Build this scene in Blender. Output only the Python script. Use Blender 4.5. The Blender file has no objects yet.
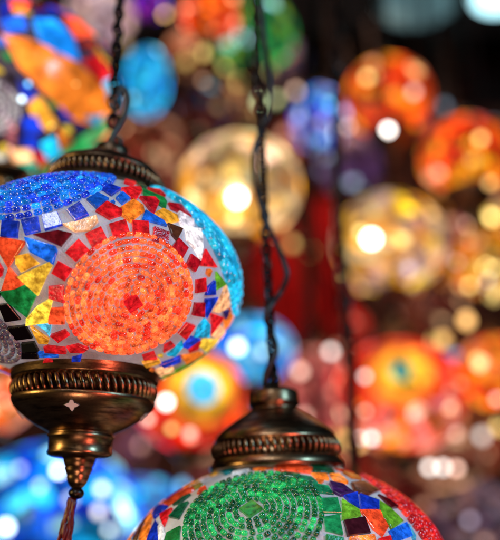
import bpy, bmesh, math, random
from mathutils import Vector, Matrix
random.seed(7)
R = math.radians
S = bpy.context.scene
COL = S.collection
F = 800.0                      # focal length in photograph pixels (500 px wide)
PITCH = R(18)
CAMZ = 1.5
CEIL = 3.7

# ---------------------------------------------------------------- camera
cam_d = bpy.data.cameras.new('camera'); cam = bpy.data.objects.new('camera', cam_d); COL.objects.link(cam)
cam.location = (0, 0, CAMZ); cam.rotation_euler = (math.pi/2 + PITCH, 0, 0)
cam_d.sensor_fit = 'HORIZONTAL'; cam_d.sensor_width = 36; cam_d.lens = 36*F/500
cam_d.clip_start = .02; cam_d.clip_end = 60
cam_d.dof.use_dof = True; cam_d.dof.focus_distance = .450
cam_d.dof.aperture_fstop = (cam_d.lens/1000)/.0172
cam_d.dof.aperture_blades = 0
S.camera = cam
CM = Matrix.Translation((0, 0, CAMZ)) @ Matrix.Rotation(math.pi/2 + PITCH, 4, 'X')
CO = Vector((0, 0, CAMZ))
def at(px, py, d):
    return CM @ Vector(((px-250)/F*d, (270-py)/F*d, -d))
def to_px(p):
    q = CM.inverted() @ p
    return 250 + F*q.x/-q.z, 270 - F*q.y/-q.z

# ---------------------------------------------------------------- materials
def nt(name):
    m = bpy.data.materials.new(name); m.use_nodes = True
    n = m.node_tree.nodes; l = m.node_tree.links
    return m, n, l, n['Principled BSDF']
def N(n, t, **k):
    x = n.new(t)
    for a, b in k.items(): setattr(x, a, b)
    return x
def glass_mat(name, nscale=260, lo=.45, hi=1.7, glow=1.0, rough=.12, bump=.25, spec=.5, swirl=.55):
    """Stained glass: colour comes with each piece, the glow is emission in place of a light inside."""
    m, n, l, b = nt(name)
    at_ = N(n, 'ShaderNodeAttribute', attribute_name='Col')
    tc = N(n, 'ShaderNodeTexCoord')
    no = N(n, 'ShaderNodeTexNoise'); no.inputs['Scale'].default_value = nscale
    no.inputs['Detail'].default_value = 4; no.inputs['Roughness'].default_value = .7
    l.new(tc.outputs['Object'], no.inputs['Vector'])
    mr = N(n, 'ShaderNodeMapRange'); mr.inputs['From Min'].default_value = .34; mr.inputs['From Max'].default_value = .68
    mr.inputs['To Min'].default_value = lo; mr.inputs['To Max'].default_value = hi
    l.new(no.outputs['Fac'], mr.inputs['Value'])
    n2 = N(n, 'ShaderNodeTexNoise'); n2.inputs['Scale'].default_value = nscale*.28; n2.inputs['Detail'].default_value = 2; n2.inputs['Distortion'].default_value = 1.2
    l.new(tc.outputs['Object'], n2.inputs['Vector'])
    r2 = N(n, 'ShaderNodeMapRange'); r2.inputs['From Min'].default_value = .35; r2.inputs['From Max'].default_value = .65
    r2.inputs['To Min'].default_value = 1-swirl; r2.inputs['To Max'].default_value = 1+swirl; l.new(n2.outputs['Fac'], r2.inputs['Value'])
    m0 = N(n, 'ShaderNodeMath', operation='MULTIPLY'); l.new(mr.outputs[0], m0.inputs[0]); l.new(r2.outputs[0], m0.inputs[1])
    mu = N(n, 'ShaderNodeMath', operation='MULTIPLY'); l.new(at_.outputs['Alpha'], mu.inputs[0]); l.new(m0.outputs[0], mu.inputs[1])
    m2 = N(n, 'ShaderNodeMath', operation='MULTIPLY'); l.new(mu.outputs[0], m2.inputs[0]); m2.inputs[1].default_value = glow
    dk = N(n, 'ShaderNodeMix', data_type='RGBA', blend_type='MULTIPLY'); dk.inputs[0].default_value = 1; dk.inputs[7].default_value = (.42, .42, .42, 1)
    l.new(at_.outputs['Color'], dk.inputs[6]); l.new(dk.outputs[2], b.inputs['Base Color']); l.new(at_.outputs['Color'], b.inputs['Emission Color'])
    l.new(m2.outputs[0], b.inputs['Emission Strength'])
    b.inputs['Roughness'].default_value = rough; b.inputs['IOR'].default_value = 1.52
    b.inputs['Specular IOR Level'].default_value = spec
    bp = N(n, 'ShaderNodeBump'); bp.inputs['Strength'].default_value = bump; bp.inputs['Distance'].default_value = .0006
    l.new(no.outputs['Fac'], bp.inputs['Height']); l.new(bp.outputs[0], b.inputs['Normal'])
    m.cycles.emission_sampling = 'NONE'
    return m
M_TILE = glass_mat('stained glass', 260, .12, 1.6, rough=.12, bump=.4)
M_BEAD = glass_mat('glass beads', 300, .15, 1.6, rough=.08, bump=.1, spec=.8, swirl=.2)
M_FAR = glass_mat('lit far glass', 55, .25, 2.0, glow=1.15, rough=.2)
def grout_mat():
    m, n, l, b = nt('grout')
    at_ = N(n, 'ShaderNodeAttribute', attribute_name='Col')
    tc = N(n, 'ShaderNodeTexCoord')
    no = N(n, 'ShaderNodeTexNoise'); no.inputs['Scale'].default_value = 900; no.inputs['Detail'].default_value = 3
    l.new(tc.outputs['Object'], no.inputs['Vector'])
    mx = N(n, 'ShaderNodeMix', data_type='RGBA', blend_type='MULTIPLY'); mx.inputs[0].default_value = .5
    l.new(at_.outputs['Color'], mx.inputs[6]); l.new(no.outputs['Color'], mx.inputs[7])
    l.new(mx.outputs[2], b.inputs['Base Color']); l.new(at_.outputs['Color'], b.inputs['Emission Color'])
    n2 = N(n, 'ShaderNodeTexNoise'); n2.inputs['Scale'].default_value = 45; n2.inputs['Detail'].default_value = 5
    l.new(tc.outputs['Object'], n2.inputs['Vector'])
    r2 = N(n, 'ShaderNodeMapRange'); r2.inputs['From Min'].default_value = .35; r2.inputs['From Max'].default_value = .65
    r2.inputs['To Min'].default_value = .4; r2.inputs['To Max'].default_value = 1.8; l.new(n2.outputs['Fac'], r2.inputs['Value'])
    mg = N(n, 'ShaderNodeMath', operation='MULTIPLY'); l.new(at_.outputs['Alpha'], mg.inputs[0]); l.new(r2.outputs[0], mg.inputs[1])
    l.new(mg.outputs[0], b.inputs['Emission Strength'])
    b.inputs['Roughness'].default_value = .45
    bp = N(n, 'ShaderNodeBump'); bp.inputs['Strength'].default_value = .9; bp.inputs['Distance'].default_value = .0008
    l.new(no.outputs['Fac'], bp.inputs['Height']); l.new(bp.outputs[0], b.inputs['Normal'])
    m.cycles.emission_sampling = 'NONE'
    return m
M_GROUT = grout_mat()
def metal_mat(name, c1, c2, rough=.28):
    m, n, l, b = nt(name)
    tc = N(n, 'ShaderNodeTexCoord')
    no = N(n, 'ShaderNodeTexNoise'); no.inputs['Scale'].default_value = 60; no.inputs['Detail'].default_value = 6; no.inputs['Roughness'].default_value = .65
    mp = N(n, 'ShaderNodeMapping'); mp.inputs['Scale'].default_value = (1, 1, 7); l.new(tc.outputs['Object'], mp.inputs['Vector'])
    l.new(mp.outputs[0], no.inputs['Vector'])
    cr = N(n, 'ShaderNodeValToRGB'); cr.color_ramp.elements[0].position = .38; cr.color_ramp.elements[1].position = .62
    cr.color_ramp.elements[0].color = (*c1, 1); cr.color_ramp.elements[1].color = (*c2, 1)
    l.new(no.outputs['Fac'], cr.inputs[0]); l.new(cr.outputs[0], b.inputs['Base Color'])
    mr = N(n, 'ShaderNodeMapRange'); mr.inputs['To Min'].default_value = rough+.14; mr.inputs['To Max'].default_value = rough-.08
    l.new(no.outputs['Fac'], mr.inputs['Value']); l.new(mr.outputs[0], b.inputs['Roughness'])
    n2 = N(n, 'ShaderNodeTexNoise'); n2.inputs['Scale'].default_value = 700; n2.inputs['Detail'].default_value = 3
    l.new(tc.outputs['Object'], n2.inputs['Vector'])
    bp = N(n, 'ShaderNodeBump'); bp.inputs['Strength'].default_value = .15; bp.inputs['Distance'].default_value = .0004
    l.new(n2.outputs['Fac'], bp.inputs['Height']); l.new(bp.outputs[0], b.inputs['Normal'])
    b.inputs['Metallic'].default_value = 1
    return m
M_BRASS = metal_mat('antique brass', (.065, .037, .022), (.37, .225, .12), .28)
M_DARK = metal_mat('blackened metal', (.012, .011, .012), (.045, .036, .032), .32)
M_BRASS_DK = metal_mat('darker brass', (.035, .024, .018), (.16, .10, .06), .36)  # darker brass for the top cap of the large lantern
def plain(name, c, rough=.6, emit=0, ec=None, metal=0):
    m, n, l, b = nt(name)
    tc = N(n, 'ShaderNodeTexCoord'); no = N(n, 'ShaderNodeTexNoise'); no.inputs['Scale'].default_value = 9; no.inputs['Detail'].default_value = 5
    l.new(tc.outputs['Object'], no.inputs['Vector'])
    cr = N(n, 'ShaderNodeValToRGB'); cr.color_ramp.elements[0].position = .3; cr.color_ramp.elements[1].position = .7
    cr.color_ramp.elements[0].color = (*[x*.6 for x in c], 1); cr.color_ramp.elements[1].color = (*[min(1, x*1.3) for x in c], 1)
    l.new(no.outputs['Fac'], cr.inputs[0]); l.new(cr.outputs[0], b.inputs['Base Color'])
    b.inputs['Roughness'].default_value = rough; b.inputs['Metallic'].default_value = metal
    if emit:
        b.inputs['Emission Color'].default_value = (*(ec or c), 1); b.inputs['Emission Strength'].default_value = emit
        m.cycles.emission_sampling = 'NONE'
    return m
M_CORD = plain('black cable', (.012, .012, .014), .45)
M_WALL = plain('dark wall', (.13, .05, .035), .8)
M_CEIL = plain('dark ceiling', (.03, .045, .06), .85)
M_RED = plain('red textile', (.75, .008, .012), .8)
M_TASSEL = plain('dark red cord', (.10, .006, .008), .25)
_bm = {}
def hotspot_mat(c, e):
    k = (c, e)
    if k not in _bm: _bm[k] = plain('lit bulb', c, .3, e, c)
    return _bm[k]

# ---------------------------------------------------------------- object helpers
def link(name, bm, mat, parent=None, smooth=False, label=None):
    me = bpy.data.meshes.new(name)
    if smooth:
        for f in bm.faces: f.smooth = True
    bm.to_mesh(me); bm.free()
    o = bpy.data.objects.new(name, me); COL.objects.link(o)
    me.materials.append(mat)
    if parent: o.parent = parent
    if label: o['label'] = label
    return o
def thing(name, label, cat, loc, group=None, rot=(0, 0, 0)):
    o = bpy.data.objects.new(name, None); COL.objects.link(o)
    o.empty_display_size = .02
    o.location = loc; o.rotation_euler = rot
    o['label'] = label; o['category'] = cat
    if group: o['group'] = group
    return o
def lathe(bm, prof, seg=72, z0=0, cap=True):
    rings = []
    for r, z in prof:
        rings.append([bm.verts.new((r*math.cos(2*math.pi*i/seg), r*math.sin(2*math.pi*i/seg), z+z0)) for i in range(seg)])
    for a, b in zip(rings, rings[1:]):
        for i in range(seg):
            j = (i+1) % seg
            bm.faces.new((a[i], a[j], b[j], b[i]))
    if cap:
        if prof[0][0] > 1e-5: bm.faces.new(list(reversed(rings[0])))
        if prof[-1][0] > 1e-5: bm.faces.new(rings[-1])
def smooth_prof(p, k=4):
    """round a profile with Catmull-Rom"""
    out = []
    for i in range(len(p)-1):
        a = p[max(i-1, 0)]; b = p[i]; c = p[i+1]; d = p[min(i+2, len(p)-1)]
        for s in range(k):
            t = s/k
            out.append(tuple(.5*((2*b[j]) + (-a[j]+c[j])*t + (2*a[j]-5*b[j]+4*c[j]-d[j])*t*t + (-a[j]+3*b[j]-3*c[j]+d[j])*t**3) for j in range(len(b))))
    out.append(p[-1])
    return out
def tube(bm, pts, r, seg=8, closed=False):
    pts = [Vector(p) for p in pts]; n = len(pts); rings = []; up = None
    for i, p in enumerate(pts):
        a = pts[(i-1) % n] if (closed or i) else p; b = pts[(i+1) % n] if (closed or i < n-1) else p
        t = (b-a).normalized()
        if up is None:
            up = t.orthogonal().normalized()
        up = (up - t*up.dot(t)).normalized(); w = t.cross(up)
        rr = r[i] if isinstance(r, (list, tuple)) else r
        rings.append([bm.verts.new(p + (up*math.cos(2*math.pi*k/seg) + w*math.sin(2*math.pi*k/seg))*rr) for k in range(seg)])
    m = n if closed else n-1
    for i in range(m):
        A = rings[i]; B = rings[(i+1) % n]
        for k in range(seg):
            j = (k+1) % seg
            bm.faces.new((A[k], A[j], B[j], B[k]))
    if not closed:
        bm.faces.new(list(reversed(rings[0]))); bm.faces.new(rings[-1])
def chain_mesh(z0, z1, pitch=.0052, w=.0023, wire=.0007, seg=6, wob=0):
    bm = bmesh.new(); n = int((z1-z0)/pitch)
    L = pitch/2 + wire*1.1
    for i in range(n+1):
        z = z0 + i*pitch
        ang = (math.pi/2)*(i % 2) + .35*math.sin(i*.37) + i*.09
        c, s = math.cos(ang), math.sin(ang); pts = []
        for k in range(12):
            t = 2*math.pi*k/12
            x = w*math.cos(t); zz = L*math.sin(t)*1.0 + (L-w)*.3*(1 if math.sin(t) > 0 else -1)*abs(math.sin(t))
            pts.append((x*c + wob*math.sin(i*.21), x*s + wob*math.cos(i*.17), z+zz))
        tube(bm, pts, wire, seg, closed=True)
    return bm

# ---------------------------------------------------------------- mosaic globe
class Globe:
    """surface of revolution (an ellipsoid) in the local frame of its lantern"""
    def __init__(s, a, b, M): s.a = a; s.b = b; s.M = M; s.Mi = M.inverted(); s.fills = []
    def normal(s, p): return Vector((p.x/s.a**2, p.y/s.a**2, p.z/s.b**2)).normalized()
    def pt(s, th, ph):       # th: azimuth from the viewer's side, to the right; ph: parametric latitude
        return Vector((s.a*math.cos(ph)*math.sin(th), -s.a*math.cos(ph)*math.cos(th), s.b*math.sin(ph)))
    def ray(s, o, d, near=True):
        k = Vector((1/s.a, 1/s.a, 1/s.b)); O = o*k; D = d*k
        A = D.dot(D); B = 2*O.dot(D); C = O.dot(O)-1; q = B*B-4*A*C
        if q < 0: return None
        t = (-B - math.sqrt(q))/(2*A) if near else (-B + math.sqrt(q))/(2*A)
        return o + d*t
    def from_px(s, x, y):
        w = at(x, y, 1.0); o = s.Mi @ CO; d = (s.Mi @ w) - o
        p = s.ray(o, d)
        if p is None:        # just outside the outline: nearest point on the limb
            k = Vector((1/s.a, 1/s.a, 1/s.b)); O = o*k; D = (d*k).normalized()
            c = O + D*(-O.dot(D)); c.normalize(); p = Vector((c.x*s.a, c.y*s.a, c.z*s.b))
        return p
    def unit(s, p): return Vector((p.x/s.a, p.y/s.a, p.z/s.b)).normalized()
def setcol(bm, faces, c, lay):
    for f in faces:
        for lp in f.loops: lp[lay] = c
def add_tile(bm, lay, G, pts, col, h=.0016, shrink=.0, jit=.06):
    c = Vector((0, 0, 0))
    for p in pts: c += p
    c /= len(pts); cn = G.normal(c)
    nrm = (cn + Vector((random.uniform(-jit, jit), random.uniform(-jit, jit), random.uniform(-jit, jit)))).normalized()
    cs = G.ray(c + cn*.03, -cn) or c
    base = cs + nrm*h
    P = []
    for p in pts:
        v = c - p; d = v.length
        P.append(p + v*(min(.45, shrink/max(d, 1e-6))))
    # consistent orientation
    ar = Vector((0, 0, 0))
    for i in range(len(P)): ar += (P[i]-c).cross(P[(i+1) % len(P)]-c)
    if ar.dot(cn) < 0: P.reverse()
    bent = max(abs((p-base).dot(nrm)+h) for p in P) > .0011
    if max((p-c).length for p in P) > .013:          # a big curved piece of glass
        Q = []
        for i, p in enumerate(P):
            q = P[(i+1) % len(P)]; m_ = max(1, int((q-p).length/.004))
            Q += [p.lerp(q, k/m_) for k in range(m_)]
        def on(v, hh):
            w_ = G.unit(v); w_ = Vector((w_.x*G.a, w_.y*G.a, w_.z*G.b)); return w_ + G.normal(w_)*hh
        rg = [[bm.verts.new(on(p, -.001)) for p in Q]] + [[bm.verts.new(on(c.lerp(p, f_), h - (.0004 if f_ == 1 else 0))) for p in Q] for f_ in (1, .97, .8, .6, .4, .2)]
        fs = []
        for A, B in zip(rg, rg[1:]):
            for i in range(len(Q)):
                j = (i+1) % len(Q); fs.append(bm.faces.new((A[i], A[j], B[j], B[i])))
        fs.append(bm.faces.new(rg[-1]))
        for f_ in fs: f_.smooth = True
        setcol(bm, fs, col, lay); return
    lo, mi, up = [], [], []
    bev = .00045
    for p in P:
        q = p - nrm*((p-base).dot(nrm))
        if bent: q = p + G.normal(p)*h
        v = (base - q); d = max(v.length, 1e-6)
        lo.append(bm.verts.new(p - cn*.0015)); mi.append(bm.verts.new(q - nrm*bev*.8)); up.append(bm.verts.new(q + v*min(.4, bev/d)))
    n = len(P); fs = [bm.faces.new(up)]
    for i in range(n):
        j = (i+1) % n
        fs.append(bm.faces.new((lo[i], lo[j], mi[j], mi[i]))); fs.append(bm.faces.new((mi[i], mi[j], up[j], up[i])))
    setcol(bm, fs, col, lay)
def add_bead(bm, lay, p, t, n, L, w, col):
    """rounded bugle bead at p, lying along t, n outward"""
    b = n.cross(t).normalized(); rings = []
    for f, r in ((-.5, .45), (-.36, .92), (0, 1.0), (.36, .92), (.5, .45)):
        rings.append([bm.verts.new(p + t*(L*f) + (b*math.cos(2*math.pi*k/8) + n*math.sin(2*math.pi*k/8))*(w/2*r)) for k in range(8)])
    fs = []
    for A, B in zip(rings, rings[1:]):
        for k in range(8):
            j = (k+1) % 8; fs.append(bm.faces.new((A[k], A[j], B[j], B[k])))
    fs.append(bm.faces.new(list(reversed(rings[0])))); fs.append(bm.faces.new(rings[-1]))
    for f in fs: f.smooth = True
    setcol(bm, fs, col, lay)
def vary(c, g, a=.12, ga=.25):
    v = 1 + random.uniform(-a, a)
    return (min(1, max(0, c[0]*v*(1+random.uniform(-a, a)*.5))), min(1, max(0, c[1]*v*(1+random.uniform(-a, a)))), min(1, max(0, c[2]*v)), max(0, g*(1+random.uniform(-ga, ga))))
def fit_disc(G, px, rmin=0, rmax=9):
    """centre of the round medallion whose rim passes through these points of the surface"""
    P = [G.from_px(*p) for p in px]; best = None
    for i in range(-90, 170, 2):
        for j in range(-60, 84, 2):
            C = G.pt(R(i), R(j)); n = G.normal(C); rs = []
            for p in P:
                v = p-C; rs.append((v - n*v.dot(n)).length)
                if G.normal(p).dot(n) < .15: rs = None; break
            if not rs: continue
            m = sum(rs)/len(rs)
            if not rmin < m < rmax: continue
            e = sum((x-m)**2 for x in rs)
            if best is None or e < best[0]: best = (e, C, m, i, j)
    print('disc fit', best, flush=True)
    return best[1], best[2]
def disc_frame(G, C):
    n = G.normal(C); u = Vector((0, 0, 1)).cross(n).normalized(); v = n.cross(u)
    def f(r, a, lift=0):
        o = C + (u*math.cos(a) + v*math.sin(a))*r
        p = G.ray(o + n*.05, -n) or G.ray(C + (u*math.cos(a) + v*math.sin(a))*r*.9 + n*.05, -n) or o
        return p + G.normal(p)*lift
    return f
def medallion(name, G, parent, C, r_in, step, nr, cols, glow, centre=None, bead=(.0052, .0034), label=None, gap=.0008, border=None, phase=0, sq=.006):
    """rings of beads round a centre tile; border = (radius, count, size, colours, glow)"""
    bm = bmesh.new(); lay = bm.loops.layers.float_color.new('Col')
    f = disc_frame(G, C)
    if centre:
        pts = [f(sq, a+phase) for a in (0, math.pi/2, math.pi, -math.pi/2)]
        add_tile(bm, lay, G, pts, centre, h=.002)
    L, w = bead
    for k in range(nr):
        r = r_in + step*k
        n = max(6, int(2*math.pi*r/(L+gap))); off = random.random()
        for i in range(n):
            a = 2*math.pi*(i+off+random.uniform(-.08, .08))/n
            p = f(r + random.uniform(-.00008, .00008), a, w*.28); q = f(r, a+.03, w*.28)
            if (q-p).length < 1e-6: continue
            t = (q-p).normalized(); nn = G.normal(p)
            c = random.choice(cols)
            add_bead(bm, lay, p, t, nn, L*random.uniform(.85, 1.08), w*random.uniform(.93, 1.05), vary(c, glow, .12, .5))
    if border:
        R0, cnt, sz, bc, bg = border[:5]
        for i in range(cnt):
            a = 2*math.pi*i/cnt + phase + random.uniform(-.03, .03); da = sz/2/R0
            s1 = random.uniform(.82, 1.05); s2 = random.uniform(.85, 1.05)
            pts = [f(R0-sz/2*s1, a-da*s2), f(R0-sz/2, a+da*s1), f(R0+sz/2*s2, a+da*s2*1.05), f(R0+sz/2, a-da*s1)]
            add_tile(bm, lay, G, pts, vary(random.choice(bc), bg, .15, .3))
    o = link(name, bm, M_BEAD, parent, label=label)
    return o
def inside(pt, poly):
    x, y = pt; c = False; n = len(poly)
    for i in range(n):
        x1, y1 = poly[i]; x2, y2 = poly[(i+1) % n]
        if (y1 > y) != (y2 > y) and x < (x2-x1)*(y-y1)/(y2-y1)+x1: c = not c
    return c
def voronoi(seeds):
    bm = bmesh.new(); vs = [bm.verts.new(s) for s in seeds]
    bmesh.ops.convex_hull(bm, input=vs, use_existing_faces=False)
    bm.normal_update(); out = []
    for v in vs:
        if not v.is_valid or not v.link_faces: out.append(None); continue
        n = v.co.normalized(); u = n.orthogonal().normalized(); w = n.cross(u); L = []
        for f in v.link_faces:
            q = f.normal.copy()
            if q.dot(n) < 0: q = -q
            L.append((math.atan2(q.dot(w), q.dot(u)), q))
        L.sort(key=lambda e: e[0]); out.append([q for _, q in L])
    bm.free(); return out
def fib(n, jit=.25):
    out = []
    for i in range(n):
        z = 1-2*(i+.5)/n; r = math.sqrt(1-z*z); a = i*2.399963
        v = Vector((r*math.cos(a), r*math.sin(a), z)); s = jit*2/math.sqrt(n)*1.7
        v += Vector((random.uniform(-s, s), random.uniform(-s, s), random.uniform(-s, s))); out.append(v.normalized())
    return out
def mosaic(name, G, parent, traced, discs, pal, glow, count=420, gap=.0011, mat=None, colfn=None, fill=True, label=None):
    """traced = list of (pixel polygon, colour, glow); discs = [(centre point, radius)] kept free for medallions"""
    bm = bmesh.new(); lay = bm.loops.layers.float_color.new('Col')
    polys = []; dummies = []
    for poly, c, g in traced:
        mx_ = sum(p[0] for p in poly)/len(poly); my_ = sum(p[1] for p in poly)/len(poly)
        pts = [G.from_px(mx_+(x-mx_)*1.09, my_+(y-my_)*1.09) for x, y in poly]
        add_tile(bm, lay, G, pts, vary(c, g, .06, .1), shrink=.0002)
        polys.append(poly)
        m = sum(pts, Vector())/len(pts)
        dummies += [G.unit(m)] + [G.unit(p.lerp(m, .25)) for p in pts]
    if fill:
        seeds = []
        for s in fib(count):
            p = Vector((s.x*G.a, s.y*G.a, s.z*G.b)); bad = False
            if any((p-C).length < r for C, r in discs): bad = True
            if not bad and polys:
                w = G.M @ p; nw = (G.M.to_3x3() @ G.normal(p))
                if nw.dot(w-CO) < 0:
                    x, y = to_px(w)
                    for q in polys:
                        if inside((x, y), q): bad = True; break
            (dummies if bad else seeds).append(s)
        for C, r in discs:
            f = disc_frame(G, C)
            for i in range(int(2*math.pi*r/.006)): dummies.append(G.unit(f(r-.003, i*.006/r)))
        cells = voronoi(seeds + dummies)
        for s, cell in list(zip(seeds, cells))[:len(seeds)]:
            if not cell or len(cell) < 3: continue
            pts = [Vector((q.x*G.a, q.y*G.a, q.z*G.b)) for q in cell]
            if len(pts) > 5: pts = [p for i, p in enumerate(pts) if i % 3 != 1] if len(pts) > 6 else pts[:3]+pts[4:]
            m = sum(pts, Vector())/len(pts)
            if max((p-m).length for p in pts) > G.a*.5 or min((p-m).length for p in pts) < gap*1.2: continue
            p0 = Vector((s.x*G.a, s.y*G.a, s.z*G.b))
            if polys:
                hit = False
                for p in pts + [a_.lerp(b_, .5) for a_, b_ in zip(pts, pts[1:] + pts[:1])]:
                    pp = p.lerp(m, .25)
                    if (G.M.to_3x3() @ G.normal(pp)).dot(G.M @ pp - CO) < 0:
                        xy = to_px(G.M @ pp)
                        if any(inside(xy, q) for q in polys): hit = True; break
                if hit or min((p-m).length for p in pts) < .002: continue
            c, g = colfn(p0) if colfn else (random.choice(pal), glow)
            add_tile(bm, lay, G, pts, vary(c, g, .15, .3), shrink=gap, h=.0016)
    return link(name, bm, mat or M_TILE, parent, label=label)
def shell(name, G, parent, col, seg=96, rings=48):
    bm = bmesh.new(); lay = bm.loops.layers.float_color.new('Col')
    prof = [(max(G.a*math.cos(R(-88+176*i/rings)), .0005), G.b*math.sin(R(-88+176*i/rings))) for i in range(rings+1)]
    lathe(bm, prof, seg); setcol(bm, bm.faces, col, lay)
    return link(name, bm, M_GROUT, parent, smooth=True)
def gadroon(bm, r, z, h, w, n, slant=.25, depth=1.0):
    """ring of slanted lobes"""
    for i in range(n):
        a = 2*math.pi*i/n; rings = []
        for k in range(7):
            f = -1+2*k/6; rr = math.sqrt(max(0, 1-f*f*.94)); aa = a + f*slant*h/2/r
            c = Vector((math.cos(aa), math.sin(aa), 0)); t = Vector((-math.sin(aa), math.cos(aa), 0))
            o = c*(r + (1-f*f)*.0006) + Vector((0, 0, z+f*h/2))
            rings.append([bm.verts.new(o + t*math.cos(2*math.pi*j/8)*w/2*rr + c*math.sin(2*math.pi*j/8)*w*.62*rr*depth) for j in range(8)])
        for A, B in zip(rings, rings[1:]):
            for j in range(8):
                q = (j+1) % 8; bm.faces.new((A[j], A[q], B[q], B[j]))
        bm.faces.new(list(reversed(rings[0]))); bm.faces.new(rings[-1])
def star(bm, M, r, k=.5):
    """four-petalled plate set proud of the metal in place of a cut-out"""
    n = 16; top = []; bot = []
    for i in range(n):
        a = 2*math.pi*i/n; rr = r*(k + (1-k)*abs(math.cos(2*a))**2.6)
        top.append(bm.verts.new(M @ Vector((rr*math.cos(a), rr*math.sin(a), .0002)))); bot.append(bm.verts.new(M @ Vector((rr*math.cos(a), rr*math.sin(a), -.0008))))
    bm.faces.new(top); bm.faces.new(list(reversed(bot)))
    for i in range(n): bm.faces.new((top[i], bot[i], bot[(i+1) % n], top[(i+1) % n]))
    A = []; B = []
    for i in range(n):
        a = 2*math.pi*i/n; rr = r*(k + (1-k)*abs(math.cos(2*a))**2.6); r3 = rr*1.02 + .00055
        A.append(bm.verts.new(M @ Vector((rr*math.cos(a), rr*math.sin(a)+.0001, .00045)))); B.append(bm.verts.new(M @ Vector((r3*math.cos(a), r3*math.sin(a), .0001))))
    for i in range(n):
        f = bm.faces.new((A[i], B[i], B[(i+1) % n], A[(i+1) % n])); f.material_index = 1
def holes(name, parent, r, z, slope, size, cnt, mat, a0=0):
    for i in range(cnt):
        bm = bmesh.new()
        a = a0 + 2*math.pi*i/cnt
        rad = Vector((math.sin(a), -math.cos(a), 0)); n = (rad*math.cos(slope) + Vector((0, 0, math.sin(slope)))).normalized()
        t = Vector((0, 0, 1)).cross(n).normalized(); b = n.cross(t)
        M = Matrix.Translation(rad*r + Vector((0, 0, z))) @ Matrix((t, b, n)).transposed().to_4x4()
        star(bm, M, size)
        link(name, bm, mat, parent).data.materials.append(M_HOLEDARK)
M_HOLEDARK = plain('dark cut-out', (.01, .008, .01), .5)  # shade in the hole put into a dark star face and outline
M_HOLE = plain('light through cut-out', (.4, .28, .25), .6, .26, (1, .66, .58))  # light behind the hole put into a raised, glowing star
M_HOLEDARK = plain('dark cut-out', (.01, .008, .01), .5)

# colours (linear)
RED = (.72, .012, .018); CRIM = (.45, .006, .016); ORR = (.90, .085, .022); ORG = (.95, .22, .02); AMB = (.95, .42, .03); YEL = (.95, .62, .05)
PEA = (.95, .45, .20); BLU = (.010, .045, .62); ROY = (.012, .14, .80); DBL = (.006, .014, .22); CYA = (.012, .48, .78); SKY = (.10, .62, .90)
GRN = (.015, .30, .07); DGR = (.006, .10, .045); LIM = (.16, .50, .03); MAR = (.14, .006, .012); BLK = (.012, .006, .012); WHT = (.85, .78, .80)
LAV = (.50, .42, .60); PNK = (.90, .30, .28); CRE = (.90, .66, .40); BRN = (.16, .05, .025); COR = (.92, .16, .12); TEA = (.02, .35, .38)

# ================================================================= LANTERN 1 (main, left)
D1 = .526
c1 = at(90, 286.5, D1)
L1 = thing('mosaic_lantern', 'large mosaic lantern with orange bead medallion and brass bowl below, in sharp focus at left', 'lantern', c1, 'mosaic lanterns in sharp focus', (0, R(1.0), 0))
bpy.context.view_layer.update()
M1 = Matrix.Translation(c1) @ Matrix.Rotation(R(1.0), 4, 'Y')
A1, B1 = .0970, .0660
G1 = Globe(A1, B1, M1)
GR = (.50, .52, .58, .22)
shell('glass_globe', G1, L1, GR)
def tr(ox, oy, sc, L): return [([(ox+x/sc, oy+y/sc) for x, y in P], c, g) for P, c, g in L]
k1 = 500/130
T1 = []
# crop origin 0,160
T1 += tr(0, 160, k1, [
 ([(135,290),(225,272),(275,285),(235,333)], MAR, .5),
 ([(245,250),(290,240),(368,220),(375,240),(345,275),(290,277)], PEA, .8),
 ([(100,300),(213,333),(220,350),(205,400),(120,355)], ROY, .75),
 ([(0,300),(95,315),(93,328),(35,410),(0,350)], ORR, .75),
 ([(65,370),(110,360),(150,398),(85,430),(65,400)], AMB, .9),
 ([(0,395),(16,420),(10,445),(0,452)], RED, .6),
 ([(370,200),(410,165),(468,195),(465,215),(420,230)], RED, .6),
 ([(15,237),(75,240),(68,300),(8,296)], BLU, .5), ([(85,236),(147,222),(156,275),(100,290)], BLU, .6),
 ([(163,217),(220,204),(240,252),(175,272)], BLU, .7), ([(258,196),(306,168),(340,213),(290,236)], BLU, .6),
 ([(335,155),(375,132),(417,155),(370,187)], ROY, .55), ([(385,112),(410,96),(462,117),(427,140)], BLU, .5),
 ([(253,357),(303,306),(342,347),(293,392)], RED, .95), ([(328,287),(387,260),(412,310),(355,338)], RED, .75),
 ([(420,250),(480,233),(497,287),(437,300)], RED, .7),
 ([(445,150),(470,128),(500,150),(470,175)], ROY, .5),
])
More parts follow.
